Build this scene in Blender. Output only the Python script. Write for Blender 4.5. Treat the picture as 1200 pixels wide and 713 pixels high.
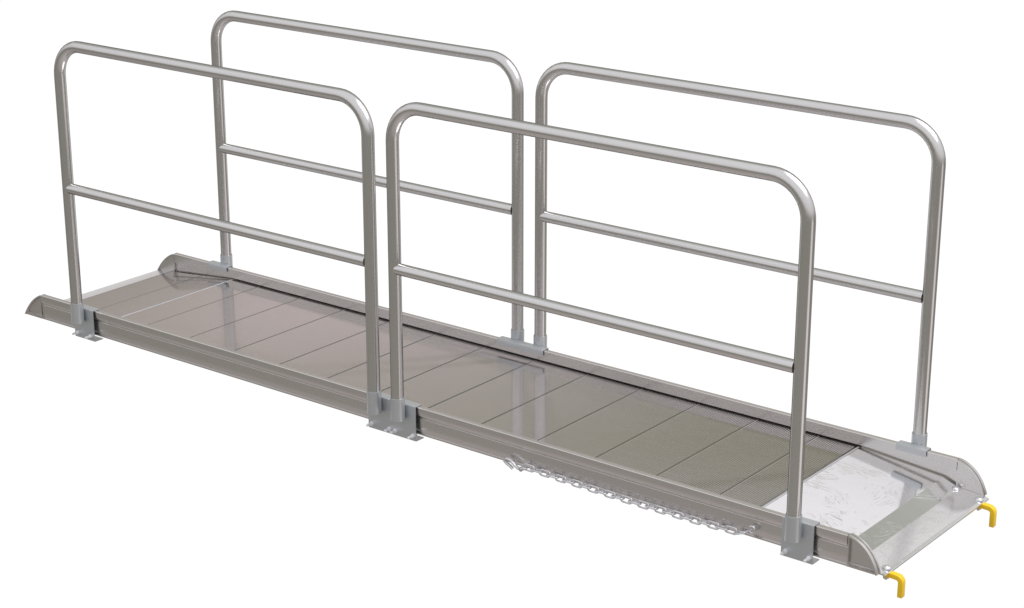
import bpy, bmesh, math, random
from mathutils import Vector, Matrix
random.seed(4)
SC = bpy.context.scene
for o in list(bpy.data.objects): bpy.data.objects.remove(o)
COL = SC.collection

# ------------------------------------------------------------------ camera
cam = bpy.data.cameras.new('camera'); co = bpy.data.objects.new('camera', cam); COL.objects.link(co)
co.location = (7.2506, -6.3703, 3.2079)
co.rotation_euler = (math.radians(71.441), 0, math.radians(37.969))
cam.sensor_width = 36; cam.lens = 69.7065; cam.clip_start = .1; cam.clip_end = 200
SC.camera = co
SC.view_settings.view_transform = 'Standard'; SC.view_settings.look = 'None'
SC.view_settings.exposure = 0; SC.view_settings.gamma = 1

# ------------------------------------------------------------------ world: unseen tone bands made up for reflections
W = bpy.data.worlds.new('World'); SC.world = W; W.use_nodes = True
nt = W.node_tree; N = nt.nodes; L = nt.links; N.clear()
def nd(t, **k):
    n = N.new(t)
    for a, b in k.items(): setattr(n, a, b)
    return n
out = nd('ShaderNodeOutputWorld'); bg = nd('ShaderNodeBackground'); L.new(bg.outputs[0], out.inputs[0])
tc = nd('ShaderNodeTexCoord')
sep = nd('ShaderNodeSeparateXYZ'); L.new(tc.outputs['Generated'], sep.inputs[0])
def ramp(src, stops, interp='LINEAR'):
    r = nd('ShaderNodeValToRGB'); r.color_ramp.interpolation = interp
    e = r.color_ramp.elements
    while len(e) > 1: e.remove(e[-1])
    e[0].position = stops[0][0]; e[0].color = (*stops[0][1], 1)
    for p, c in stops[1:]:
        q = e.new(p); q.color = (*c, 1)
    L.new(src, r.inputs[0]); return r
def zpos(deg): return (math.sin(math.radians(deg)) + 1) / 2
mz = nd('ShaderNodeMath', operation='MULTIPLY_ADD'); mz.inputs[1].default_value = .5; mz.inputs[2].default_value = .5
L.new(sep.outputs['Z'], mz.inputs[0])
g = lambda v, r=0, b=0: (v + r, v, v + b)
# view side: white background, invented tinted bands higher up for metal to reflect
back = ramp(mz.outputs[0], [(0, g(1.0)), (zpos(1), g(1.0)), (zpos(8), (.80, .74, .735)), (zpos(16), (.90, .79, .80)), (zpos(18.4), (.80, .725, .72)), (zpos(20.3), (.42, .415, .36)), (zpos(22.5), (.31, .33, .19)), (zpos(24), (.38, .385, .31)), (zpos(26), (.80, .79, .81)), (zpos(28.5), (1.04, 1.02, 1.045)), (zpos(31), (1.0, .98, 1.0)), (zpos(33.5), (.42, .43, .38)), (zpos(52), (.36, .375, .33)), (zpos(66), (.55, .56, .54)), (zpos(76), g(.78, 0, .03)), (1, g(.84, 0, .03))])
# camera side: invented grey, lighter above, for tubes and beams to reflect
front = ramp(mz.outputs[0], [(0, (.60, .54, .53)), (zpos(-42), (.40, .37, .355)), (zpos(-34), (.43, .395, .385)), (zpos(-24), (.285, .275, .25)), (zpos(-8), (.25, .24, .215)), (zpos(5), (.74, .72, .73)), (zpos(25), g(.84, 0, .03)), (zpos(50), g(.86, 0, .03)), (1, g(.84, 0, .03))])
dot = nd('ShaderNodeVectorMath', operation='DOT_PRODUCT'); L.new(tc.outputs['Generated'], dot.inputs[0])
dot.inputs[1].default_value = (-.6152, .7883, 0)
sm = nd('ShaderNodeMapRange', interpolation_type='SMOOTHSTEP'); sm.inputs['From Min'].default_value = .36; sm.inputs['From Max'].default_value = .68
L.new(dot.outputs['Value'], sm.inputs['Value'])
mx = nd('ShaderNodeMix', data_type='RGBA'); L.new(sm.outputs[0], mx.inputs['Factor'])
L.new(front.outputs[0], mx.inputs['A']); L.new(back.outputs[0], mx.inputs['B'])
d2 = nd('ShaderNodeVectorMath', operation='DOT_PRODUCT'); L.new(tc.outputs['Generated'], d2.inputs[0]); d2.inputs[1].default_value = Vector((.92, .13, -.40)).normalized()  # added bright lobe, gives the posts their light streak
s2 = nd('ShaderNodeMapRange', interpolation_type='SMOOTHSTEP'); s2.inputs['From Min'].default_value = .93; s2.inputs['From Max'].default_value = .985
L.new(d2.outputs['Value'], s2.inputs['Value'])
m2 = nd('ShaderNodeMix', data_type='RGBA'); L.new(s2.outputs[0], m2.inputs['Factor']); L.new(mx.outputs['Result'], m2.inputs['A']); m2.inputs['B'].default_value = (.90, .83, .83, 1)
L.new(m2.outputs['Result'], bg.inputs[0]); bg.inputs[1].default_value = 1.03

# ------------------------------------------------------------------ lamps
def area(name, loc, target, size, sizey, power, colr=(1, 1, 1)):
    l = bpy.data.lights.new(name, 'AREA'); l.shape = 'RECTANGLE'; l.size = size; l.size_y = sizey; l.energy = power; l.color = colr
    o = bpy.data.objects.new(name, l); COL.objects.link(o); o.location = loc
    o.rotation_euler = (Vector(target) - Vector(loc)).to_track_quat('-Z', 'Y').to_euler(); return o
area('added_highlight_lamp', (6.5, 1.5, 7.5), (2, 0, .5), 6, 6, 420, (1, .99, 1))  # unseen area lamp, added for highlights on the tube bends

# ------------------------------------------------------------------ materials
def mat(name, color, metallic=1, rough=.3, edge=.55, bump=None, vary=.06, stretch=(1, 1, 1)):
    m = bpy.data.materials.new(name); m.use_nodes = True; t = m.node_tree; p = t.nodes['Principled BSDF']
    p.inputs['Base Color'].default_value = (*color, 1); p.inputs['Metallic'].default_value = metallic
    p.inputs['Roughness'].default_value = rough
    if metallic > .5: p.inputs['Specular Tint'].default_value = (edge, edge, edge * .97, 1)
    tcn = t.nodes.new('ShaderNodeTexCoord'); mp = t.nodes.new('ShaderNodeMapping'); mp.inputs['Scale'].default_value = stretch
    t.links.new(tcn.outputs['Object'], mp.inputs[0])
    nz = t.nodes.new('ShaderNodeTexNoise'); nz.inputs['Scale'].default_value = 14; nz.inputs['Detail'].default_value = 5
    t.links.new(mp.outputs[0], nz.inputs['Vector'])
    mr = t.nodes.new('ShaderNodeMapRange'); mr.inputs['To Min'].default_value = rough - vary; mr.inputs['To Max'].default_value = rough + vary
    t.links.new(nz.outputs['Fac'], mr.inputs[0]); t.links.new(mr.outputs[0], p.inputs['Roughness'])
    if bump:
        b = t.nodes.new('ShaderNodeBump'); b.inputs['Strength'].default_value = bump; b.inputs['Distance'].default_value = .002
        n2 = t.nodes.new('ShaderNodeTexNoise'); n2.inputs['Scale'].default_value = 90; n2.inputs['Detail'].default_value = 4
        t.links.new(mp.outputs[0], n2.inputs['Vector']); t.links.new(n2.outputs['Fac'], b.inputs['Height']); t.links.new(b.outputs[0], p.inputs['Normal'])
    return m
M_TUBE = mat('drawn_aluminium', (.70, .69, .68), rough=.21, edge=.1, vary=.02)
M_BEAM = mat('extruded_aluminium', (.73, .705, .69), rough=.27, edge=.5, vary=.02, stretch=(.3, 4, 4))
M_DECK = mat('deck_aluminium', (.77, .745, .74), rough=.085, edge=.5, vary=.045, stretch=(.5, 5, 5))
M_GALV = mat('galvanised_steel', (.60, .625, .645), metallic=.85, rough=.42, edge=.6, bump=.05, vary=.08)
M_BOLT = mat('zinc_plated_steel', (.70, .70, .725), metallic=.85, rough=.22, edge=.8, vary=.04)
M_DARK = mat('dark_gap_shade', (.03, .025, .022), metallic=0, rough=.7)  # dark colour standing in for shade in the deck edge gaps
M_SEAM_SHADE = mat('grey_seam_shade', (.27, .26, .25), metallic=0, rough=.5)  # grey standing in for shade in the panel seams
M_ZINC = mat('bright_zinc', (.90, .90, .93), metallic=.45, rough=.3, edge=.9, vary=.04)
M_YEL = mat('yellow_paint', (.92, .60, .015), metallic=0, rough=.38, vary=.06, bump=.04)

def swirl(name, color, rough):
    m = bpy.data.materials.new(name); m.use_nodes = True; t = m.node_tree; p = t.nodes['Principled BSDF']; K = t.nodes.new; J = t.links.new
    p.inputs['Base Color'].default_value = (*color, 1); p.inputs['Metallic'].default_value = 1
    p.inputs['Specular Tint'].default_value = (.85, .85, .85, 1)
    c = K('ShaderNodeTexCoord'); vo = K('ShaderNodeTexVoronoi'); vo.inputs['Scale'].default_value = 13
    nz0 = K('ShaderNodeTexNoise'); nz0.inputs['Scale'].default_value = 7; nz0.inputs['Detail'].default_value = 1
    J(c.outputs['Object'], nz0.inputs['Vector'])
    ad = K('ShaderNodeVectorMath'); ad.operation = 'MULTIPLY_ADD'; ad.inputs[1].default_value = (.10, .10, 0)
    J(nz0.outputs['Color'], ad.inputs[0]); J(c.outputs['Object'], ad.inputs[2]); J(ad.outputs[0], vo.inputs['Vector'])
    sp = K('ShaderNodeSeparateColor'); J(vo.outputs['Color'], sp.inputs[0])
    an = K('ShaderNodeMath'); an.operation = 'MULTIPLY'; an.inputs[1].default_value = 6.28; J(sp.outputs[0], an.inputs[0])
    vr = K('ShaderNodeVectorRotate'); vr.rotation_type = 'Z_AXIS'; J(ad.outputs[0], vr.inputs['Vector']); J(an.outputs[0], vr.inputs['Angle'])
    mp = K('ShaderNodeMapping'); mp.inputs['Scale'].default_value = (16, 210, 1); J(vr.outputs[0], mp.inputs[0])
    n1 = K('ShaderNodeTexNoise'); n1.inputs['Scale'].default_value = 1; n1.inputs['Detail'].default_value = 3; n1.inputs['Distortion'].default_value = .6
    J(mp.outputs[0], n1.inputs['Vector'])
    pw = K('ShaderNodeMapRange'); pw.inputs['From Min'].default_value = .56; pw.inputs['From Max'].default_value = .72; J(n1.outputs['Fac'], pw.inputs[0])
    mask = K('ShaderNodeMapRange'); mask.inputs['From Min'].default_value = .35; mask.inputs['From Max'].default_value = .8; J(sp.outputs[1], mask.inputs[0])
    mu = K('ShaderNodeMath'); mu.operation = 'MULTIPLY'; J(pw.outputs[0], mu.inputs[0]); J(mask.outputs[0], mu.inputs[1])
    b = K('ShaderNodeBump'); b.inputs['Strength'].default_value = .15; b.inputs['Distance'].default_value = .0012; J(mu.outputs[0], b.inputs['Height'])
    n3 = K('ShaderNodeTexNoise'); n3.inputs['Scale'].default_value = 9; J(c.outputs['Object'], n3.inputs['Vector'])
    b2 = K('ShaderNodeBump'); b2.inputs['Strength'].default_value = .05; b2.inputs['Distance'].default_value = .004
    J(n3.outputs['Fac'], b2.inputs['Height']); J(b.outputs[0], b2.inputs['Normal']); J(b2.outputs[0], p.inputs['Normal'])
    rr = K('ShaderNodeMapRange'); rr.inputs['To Min'].default_value = rough; rr.inputs['To Max'].default_value = rough + .2; J(mu.outputs[0], rr.inputs[0]); J(rr.outputs[0], p.inputs['Roughness'])
    return m
M_LIP = swirl('satin_brushed_aluminium', (.88, .875, .885), .19)
M_PLATE = swirl('swirl_brushed_aluminium', (.83, .825, .83), .11)

# ------------------------------------------------------------------ mesh helpers
def link(name, bm, m, parent=None, smooth=35, bevel=0):
    bmesh.ops.recalc_face_normals(bm, faces=bm.faces[:])
    if bevel:
        ed = [e for e in bm.edges if len(e.link_faces) == 2 and e.calc_face_angle(0) > .6]
        bmesh.ops.bevel(bm, geom=ed, offset=bevel, segments=2, affect='EDGES', profile=.5)
    me = bpy.data.meshes.new(name); bm.to_mesh(me); bm.free(); me.materials.append(m)
    for p in me.polygons: p.use_smooth = True
    me.set_sharp_from_angle(angle=math.radians(smooth))
    o = bpy.data.objects.new(name, me); COL.objects.link(o)
    if parent: o.parent = parent
    return o
def empty(name, loc=(0, 0, 0)):
    o = bpy.data.objects.new(name, None); COL.objects.link(o); o.location = loc; o.empty_display_size = .1; return o
def tag(o, label, cat=None, group=None):
    o['label'] = label
    if cat: o['category'] = cat
    if group: o['group'] = group
def prism(bm, pts, axis, a, b):
    """closed polygon pts extruded along axis from a to b; pts are the other two coordinates in xyz order"""
    def P(q, t):
        return {'x': (t, q[0], q[1]), 'y': (q[0], t, q[1]), 'z': (q[0], q[1], t)}[axis]
    A = [bm.verts.new(P(q, a)) for q in pts]; B = [bm.verts.new(P(q, b)) for q in pts]
    n = len(pts)
    for i in range(n): bm.faces.new((A[i], A[(i + 1) % n], B[(i + 1) % n], B[i]))
    bm.faces.new(A); bm.faces.new(B[::-1])
def box(bm, x0, x1, y0, y1, z0, z1): prism(bm, [(x0, y0), (x1, y0), (x1, y1), (x0, y1)], 'z', z0, z1)
def tube(bm, path, r, seg=32, closed=False, cap=True, sx=1, up=None):
    n = len(path); P = [Vector(p) for p in path]; rings = []
    prev = None
    for i in range(n):
        if closed: t = (P[(i + 1) % n] - P[i - 1]).normalized()
        else: t = (P[min(i + 1, n - 1)] - P[max(i - 1, 0)]).normalized()
        if prev is None:
            ref = Vector(up) if up else (Vector((0, 1, 0)) if abs(t.y) < .9 else Vector((1, 0, 0)))
            u = (ref - t * ref.dot(t)).normalized()
        else: u = (prev - t * prev.dot(t)).normalized()
        prev = u; v = t.cross(u)
        rings.append([bm.verts.new(P[i] + u * math.cos(k * 2 * math.pi / seg) * r * sx + v * math.sin(k * 2 * math.pi / seg) * r) for k in range(seg)])
    for i in range(n if closed else n - 1):
        A, B = rings[i], rings[(i + 1) % n]
        for k in range(seg): bm.faces.new((A[k], A[(k + 1) % seg], B[(k + 1) % seg], B[k]))
    if cap and not closed: bm.faces.new(rings[0][::-1]); bm.faces.new(rings[-1])
def arc(cx, cz, r, a0, a1, n):
    return [(cx + r * math.cos(math.radians(a0 + (a1 - a0) * i / n)), cz + r * math.sin(math.radians(a0 + (a1 - a0) * i / n))) for i in range(n + 1)]
def lathe(bm, prof, c, axis='z', seg=24):
    """prof: (radius, height) pairs"""
    rings = []
    for r, h in prof:
        ring = []
        for k in range(seg):
            a = 2 * math.pi * k / seg; p = (r * math.cos(a), r * math.sin(a), h)
            if axis == 'y': p = (p[0], p[2], p[1])
            ring.append(bm.verts.new((c[0] + p[0], c[1] + p[1], c[2] + p[2])))
        rings.append(ring)
    for A, B in zip(rings, rings[1:]):
        for k in range(seg): bm.faces.new((A[k], A[(k + 1) % seg], B[(k + 1) % seg], B[k]))
    bm.faces.new(rings[0]); bm.faces.new(rings[-1])
def copy_tree(o, parent=None):
    c = o.copy(); COL.objects.link(c); c.parent = parent
    for ch in o.children: copy_tree(ch, c)
    return c

# ------------------------------------------------------------------ dimensions
YO, YI = .457, .432            # beam outer / inner face
ZT, ZD = .123, .068            # beam top, deck top
XB0, XB1 = -.327, 4.180        # straight beams
XD0, XD1 = .113, 3.745         # level deck
R_ = .0272                     # tube radius
YR = .5; RX = [0.0, 1.9215, 2.0545, 3.9790]

ramp_o = empty('gangway_ramp', (0, 0, 0))
tag(ramp_o, 'long grey aluminium ramp with ribbed deck and two yellow hooks at one end', 'ramp')

# side beams
prof_out = [(.457, ZT - .002), (.455, ZT), (.434, ZT), (.432, ZT - .002), (.432, .075), (.4440, .0745), (.4440, .006), (.41, .006), (.41, .0),
            (.4555, .0), (.4565, .0012), (.4565, .006), (.4480, .0088), (.4485, .014), (.4497, .022), (.4507, .030), (.4510, .038), (.4510, .0722),
            (.4484, .0745), (.4484, .0785), (.4522, .0800), (.4545, .0840), (.4560, .0890), (.4567, .0950), (.4570, .1020)]
def beam(side, lab):
    bm = bmesh.new(); prism(bm, [(side * y, z) for y, z in prof_out], 'x', XB0, XB1)
    o = link('side_beam', bm, M_BEAM, ramp_o, smooth=18); o['label'] = lab; return o
beam(-1, 'side beam nearest the viewer with chain along its foot'); beam(1, 'side beam on the far side')

# deck panels: ribs run across the ramp
PITCH = .01056
def panel(x0, x1, z0, z1, name='deck_panel'):
    """ribbed panel whose top follows the line (x0,z0)-(x1,z1)"""
    Ln = x1 - x0; n = max(1, round((Ln - .0040) / PITCH)); pt = (Ln - .0040) / n
    top = []
    for i in range(n):
        a = .0020 + i * pt
        top += [(a, -.0034), (a + .0008, 0), (a + pt - .0043, 0), (a + pt - .0036, -.0034)]
    sl = (z1 - z0) / Ln
    pts = [(x, sl * x + z) for x, z in top]
    poly = pts + [(Ln - .0020, sl * Ln - .018), (.0020, -.018)]
    bm = bmesh.new(); prism(bm, poly, 'y', -.4315, .4315)
    o = link(name, bm, M_DECK, ramp_o, smooth=20); o.location = (x0, 0, z0); return o
panel(XD0 + .004, .308, ZD, ZD)
first = panel(.308, .6036, ZD, ZD)
x = .6036
for i in range(10):
    c = first.copy(); COL.objects.link(c); c.location.x = x; x += .2956
panel(x, XD1 - .006, ZD, ZD)
def zl(x): return ZD - .102 * (XD0 - x)          # sloping flap at the far left
for a, b in ((-.112, XD0 - .004), (-.354, -.112)):
    q = panel(a, b, zl(a), zl(b)); q['label'] = 'sloping deck panel of the end without hooks'
bm = bmesh.new(); a, b = -.458, -.354
prism(bm, [(a, zl(a) - .002), (a + .012, zl(a + .012)), (b - .002, zl(b)), (b - .002, zl(b) - .02), (a + .01, zl(a) - .008)], 'y', -.440, .440)
link('end_lip', bm, M_BOLT, ramp_o)
# dark strips added as gap shade between the panels and along both edges of the level deck
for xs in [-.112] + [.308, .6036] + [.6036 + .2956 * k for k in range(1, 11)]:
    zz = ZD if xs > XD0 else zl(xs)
    bm = bmesh.new(); box(bm, xs - .0018, xs + .0018, -.4315, .4315, zz - .012, zz - .0008); link('seam_shade_strip', bm, M_SEAM_SHADE, ramp_o)
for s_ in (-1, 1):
    bm = bmesh.new(); box(bm, XD0, XD1, *sorted((s_ * .4318, s_ * .4375)), .050, .0655); link('edge_shade_strip', bm, M_DARK, ramp_o)
# bright joint strips at both ends of the level deck
for xs in (XD0, XD1):
    bm = bmesh.new(); tube(bm, [(xs, -.432, ZD - .0035), (xs, .432, ZD - .0035)], .0042, 16)
    link('joint_strip', bm, M_BOLT, ramp_o)

# plates at the near end
XA, ZA, XBb, ZB, XT, ZTp = 4.124, .033, 4.203, .003, 4.326, -.002
def sheet(name, pts, th, y0, y1, m, par=ramp_o, bevel=0):
    low = [(x, z - th) for x, z in pts][::-1]
    bm = bmesh.new(); prism(bm, pts + low, 'y', y0, y1); return link(name, bm, m, par, smooth=8, bevel=bevel)
pl = sheet('transition_plate', [(XD1 + .006, ZD - .003), (XA, ZA), (XBb + .01, ZB - .003)], .006, -.4315, .4315, M_PLATE)
pl['label'] = 'swirl-scratched bright aluminium plate folded down towards the hooks'
lp = sheet('lip_plate', [(XBb - .002, ZB + .0045), (XBb + .004, ZB + .0045), (XT - .013, ZTp + .0020), (XT - .001, ZTp - .0012), (XT, ZTp - .0022)], .006, -.4315, .4315, M_LIP)
lp['label'] = 'pale front lip plate bolted down at its corners'
def dome(x, y, z, r=.0185, par=lp, name='bolt'):
    bm = bmesh.new(); lathe(bm, [(r, 0), (r * .98, .0025), (r * .8, .0075), (r * .5, .0105), (r * .15, .0118)], (x, y, z)); return link(name, bm, M_BOLT, par, smooth=60)
for s in (-1, 1):
    dome(4.306, s * .383, ZTp + .0025); 
    d_ = dome(0, 0, 0, par=pl); d_.location = (4.196, s * .4105, .0064); d_.rotation_euler = (0, math.radians(20.3), 0)

# curved end caps
def bez(p0, c, p1, n=14): return [((1 - t) ** 2 * p0[0] + 2 * t * (1 - t) * c[0] + t * t * p1[0], (1 - t) ** 2 * p0[1] + 2 * t * (1 - t) * c[1] + t * t * p1[1]) for t in [i / n for i in range(n + 1)]]
def cap(x0, curve, sgn, side):
    outer = curve
    n = len(outer); x0i = outer[0][0] + 0
    # inward offset for the rim
    inner = []
    for i, (x, z) in enumerate(outer):
        a = outer[max(0, i - 1)]; b = outer[min(n - 1, i + 1)]; dx, dz = b[0] - a[0], b[1] - a[1]; l = math.hypot(dx, dz)
        nx, nz = (dz / l, -dx / l) if sgn > 0 else (-dz / l, dx / l)
        inner.append((x + nx * .007, z + nz * .007))
    bm = bmesh.new()
    web = outer + [(x0, 0)]
    prism(bm, web, 'y', *sorted((side * .4425, side * .4325)))
    o = link('end_cap', bm, M_BEAM, ramp_o, smooth=40)
    # rim running round the curve, butted over the web edge
    bm = bmesh.new()
    q = [(x, z) for x, z in outer] + [(x, z) for x, z in inner[::-1]]
    m = len(outer)
    for i in range(m - 1):
        vs = []
        for yy in (side * (YI - .007), side * YO):
            vs.append([bm.verts.new((p[0], yy, p[1])) for p in (outer[i], outer[i + 1], inner[i + 1], inner[i])])
        A, B = vs
        bm.faces.new((A[0], A[1], B[1], B[0])); bm.faces.new((A[3], B[3], B[2], A[2]))
        bm.faces.new(A); bm.faces.new(B[::-1])
        if i == 0: bm.faces.new((A[0], B[0], B[3], A[3]))
        if i == m - 2: bm.faces.new((A[1], A[2], B[2], B[1]))
    bmesh.ops.remove_doubles(bm, verts=bm.verts[:], dist=1e-5)
    link('rim', bm, M_BEAM, o, smooth=25)
    bm = bmesh.new()
    xe = outer[-1][0]
    prism(bm, [(side * .4430, .0), (side * YO, .0), (side * YO, .006), (side * .450, .009), (side * .4430, .014)], 'x', *sorted((x0, xe - sgn * .010)))
    link('foot_rib', bm, M_BEAM, o)
    bm = bmesh.new(); prism(bm, [(side * .4432, .0142), (side * .4555, .0142), (side * .4555, outer[0][1] - .008), (side * .4432, outer[0][1] - .008)], 'x', *sorted((x0, x0 + sgn * .004)))
    link('end_rib', bm, M_BEAM, o)
cr = bez((4.1825, ZT), (4.272, .106), (4.306, 0))
cl = bez((-.3295, ZT), (-.408, .090), (-.462, 0))
for s in (-1, 1):
    cap(4.1825, cr, 1, s); cap(-.3295, cl, -1, s)

# handrail brackets
def bracket(x0, x1, sleeves, bolts, side):
    e = None
    t = .004; yo = .469; zt = ZT + .005; zb = -.031; yi = .4245
    c = [(yo, zb + .003), (yo, zt - .004)] + [(yo - .004 + .004 * math.cos(a), zt - .004 + .004 * math.sin(a)) for a in (.5, 1.1)] + [(yo - .005, zt), (yi + .004, zt), (yi + .001, zt - .001), (yi, zt - .004), (yi, .100),
         (yi + t * .9, .100), (yi + t * .9, zt - t), (yo - t, zt - t), (yo - t, zb + t), (.415, zb + t), (.415, zb), (yo - .003, zb)]
    bm = bmesh.new(); prism(bm, [(side * y, z) for y, z in c], 'x', x0, x1)
    e = link('rail_bracket', bm, M_GALV, ramp_o, smooth=28)
    for sx in sleeves:
        bm = bmesh.new(); lathe(bm, [(.0272, .064), (.0315, .064), (.0315, .164), (.0276, .164)], (sx, side * YR, 0), seg=32)
        link('sleeve', bm, M_GALV, e, smooth=50)
    for bx in bolts:
        bm = bmesh.new()
        f = lambda h: side * (yo + h)
        lathe(bm, [(.0058, f(-.02)), (.0058, f(.034)), (.004, f(.036))], (bx, 0, -.006), axis='y', seg=10)
        lathe(bm, [(.0098, f(.0002)), (.0098, f(.008)), (.007, f(.009))], (bx, 0, -.006), axis='y', seg=6)
        link('bolt', bm, M_ZINC, e)
    return e
for s in (-1, 1):
    w = 'near' if s < 0 else 'far'
    bracket(-.066, .075, [RX[0]], [-.043, .049], s)
    bracket(1.858, 2.126, [RX[1], RX[2]], [1.880, 1.981, 2.014, 2.112], s)['label'] = 'wide double bracket holding two posts'
    bracket(3.914, 4.048, [RX[3]], [3.936, 4.034], s)

# yellow hooks under the lip plate
def hook(side):
    y = side * .383
    w = .013
    path = [(4.27, -.0085), (4.318, -.0085)] + [(4.352 + .018 * math.sin(math.radians(a)), -.0285 + .018 * math.cos(math.radians(a)) + .0005) for a in (0, 22, 45, 68, 90)] + [(4.370, -.086)]
    lft = []; rgt = []; h = .0098
    for i, (x, z) in enumerate(path):
        a = path[max(0, i - 1)]; b = path[min(len(path) - 1, i + 1)]; dx, dz = b[0] - a[0], b[1] - a[1]; l = math.hypot(dx, dz)
        lft.append((x - dz / l * h, z + dx / l * h)); rgt.append((x + dz / l * h, z - dx / l * h))
    lft = [(x, z - .0085) for x, z in lft]; rgt = [(x, z - .0085) for x, z in rgt]
    bm = bmesh.new(); prism(bm, lft + rgt[::-1], 'y', y - w, y + w)
    o = link('locating_hook', bm, M_YEL, ramp_o, smooth=30, bevel=.0022)
    bm = bmesh.new(); lathe(bm, [(.0125, -.037), (.0125, -.0262), (.004, -.026)], (4.306, y, 0), seg=6); lathe(bm, [(.0055, -.043), (.0055, -.0371)], (4.306, y, 0), seg=12)
    link('nut', bm, M_BOLT, o)
hook(-1); hook(1)

# ------------------------------------------------------------------ handrails (lift out of their sleeves)
def handrail(loc, L_, label):
    e = empty('handrail', loc); tag(e, label, 'handrail', 'handrails along both sides of the ramp')
    ztop = 1.43 - loc[2]; r = .15; zb = .075 - loc[2]
    pts = [(0, zb), (0, ztop - r - .2), (0, ztop - r)] + arc(r, ztop - r, r, 180, 90, 11)[1:] + arc(L_ - r, ztop - r, r, 90, 0, 11) + [(L_, ztop - r - .2), (L_, zb)]
    bm = bmesh.new(); tube(bm, [(x, 0, z) for x, z in pts], R_, 40, up=(0, 1, 0)); link('rail_hoop', bm, M_TUBE, e, smooth=60)
    bm = bmesh.new(); tube(bm, [(.012, -.0, .737 - loc[2]), (L_ - .0235, -.0, .737 - loc[2])], .0250, 36); link('middle_rail', bm, M_TUBE, e, smooth=60)
    return e
handrail((RX[0], -YR, 0), RX[1] - RX[0], 'grey tube handrail on the viewer\'s side at the end without hooks, leftmost hoop in front')
handrail((RX[2], -YR, 0), RX[3] - RX[2], 'grey tube handrail on the viewer\'s side standing above the chain')
handrail((RX[0], YR, 0), RX[1] - RX[0], 'grey tube handrail on the far side, at the end without hooks')
handrail((RX[2], YR, 0), RX[3] - RX[2], 'grey tube handrail on the far side beside the bright plate')

# ------------------------------------------------------------------ chain
ch = empty('safety_chain', (3.787, -.4465, .042)); tag(ch, 'silver link chain with claw hook hung along the foot of the near side beam', 'chain')
O = Vector(ch.location)
def linkmesh(pitch, wid, wr):
    hl = pitch / 2 - wid / 2 + wr * 1.0; r = wid / 2 - wr / 1
    pts = [(hl + r * math.cos(math.radians(a)), r * math.sin(math.radians(a))) for a in range(-90, 91, 20)] + [(-hl - r * math.cos(math.radians(a)), -r * math.sin(math.radians(a))) for a in range(-90, 91, 20)]
    bm = bmesh.new(); tube(bm, [(x, y, 0) for x, y in pts], wr, 10, closed=True, up=(0, 0, 1)); return bm
n = 26; x0, x1 = 2.716, 3.758
proto = None
step = (x1 - x0) / n
for i in range(n):
    xm = x0 + step * (i + .5); zz = .004 + .0085 * (2 * (xm - x0) / (x1 - x0) - 1) ** 2 + random.uniform(-.0008, .0008); yy = -.4725
    if proto is None:
        proto = link('chain_link', linkmesh(step + .013, .031, .0037), M_BOLT, ch, smooth=60); o = proto
    else:
        o = proto.copy(); COL.objects.link(o)
    o.location = Vector((xm, yy, zz)) - O
    tilt = math.radians(80 if i % 2 == 0 else -8)
    if i == n - 1:
        o.rotation_euler = (math.radians(-8), math.radians(-18), math.radians(12))
    else: o.rotation_euler = (tilt, 0, 0)
bm = bmesh.new()
P = lambda x, y, z: Vector((x, y, z)) - O
lathe(bm, [(.011, .001), (.011, -.004), (.0065, -.005), (.0065, -.014), (.005, -.016)], (0, 0, 0), axis='y', seg=12)
tube(bm, [P(3.787 + .013 * math.cos(a), -.470, .038 + .013 * math.sin(a)) for a in [k * math.pi / 8 for k in range(16)]], .0042, 10, closed=True)
tube(bm, [P(3.787, -.462, .038), P(3.772, -.470, .028), P(3.756, -.4725, .016)], .0042, 10)
link('eye_bolt', bm, M_BOLT, ch, smooth=50)
bm = bmesh.new()
hp = [(2.653, -.013), (2.640, -.004), (2.622, .003), (2.611, .012), (2.615, .021), (2.628, .0245), (2.643, .022), (2.662, .008), (2.680, -.004), (2.697, -.004)]
tube(bm, [P(x, -.474, z) for x, z in hp], .0062, 12, sx=1.35)
lathe(bm, [(.010, -.010), (.010, .010)], P(2.700, -.474, -.001), axis='y', seg=16)
tube(bm, [P(2.700, -.484, 0), P(2.711, -.485, .006), P(2.722, -.478, .006), P(2.722, -.466, .006), P(2.711, -.462, .006), P(2.700, -.464, 0)], .0038, 10)
link('claw_hook', bm, M_BOLT, ch, smooth=50)
for m_ in bpy.data.materials: m_.use_backface_culling = False
SC.render.engine = 'CYCLES'
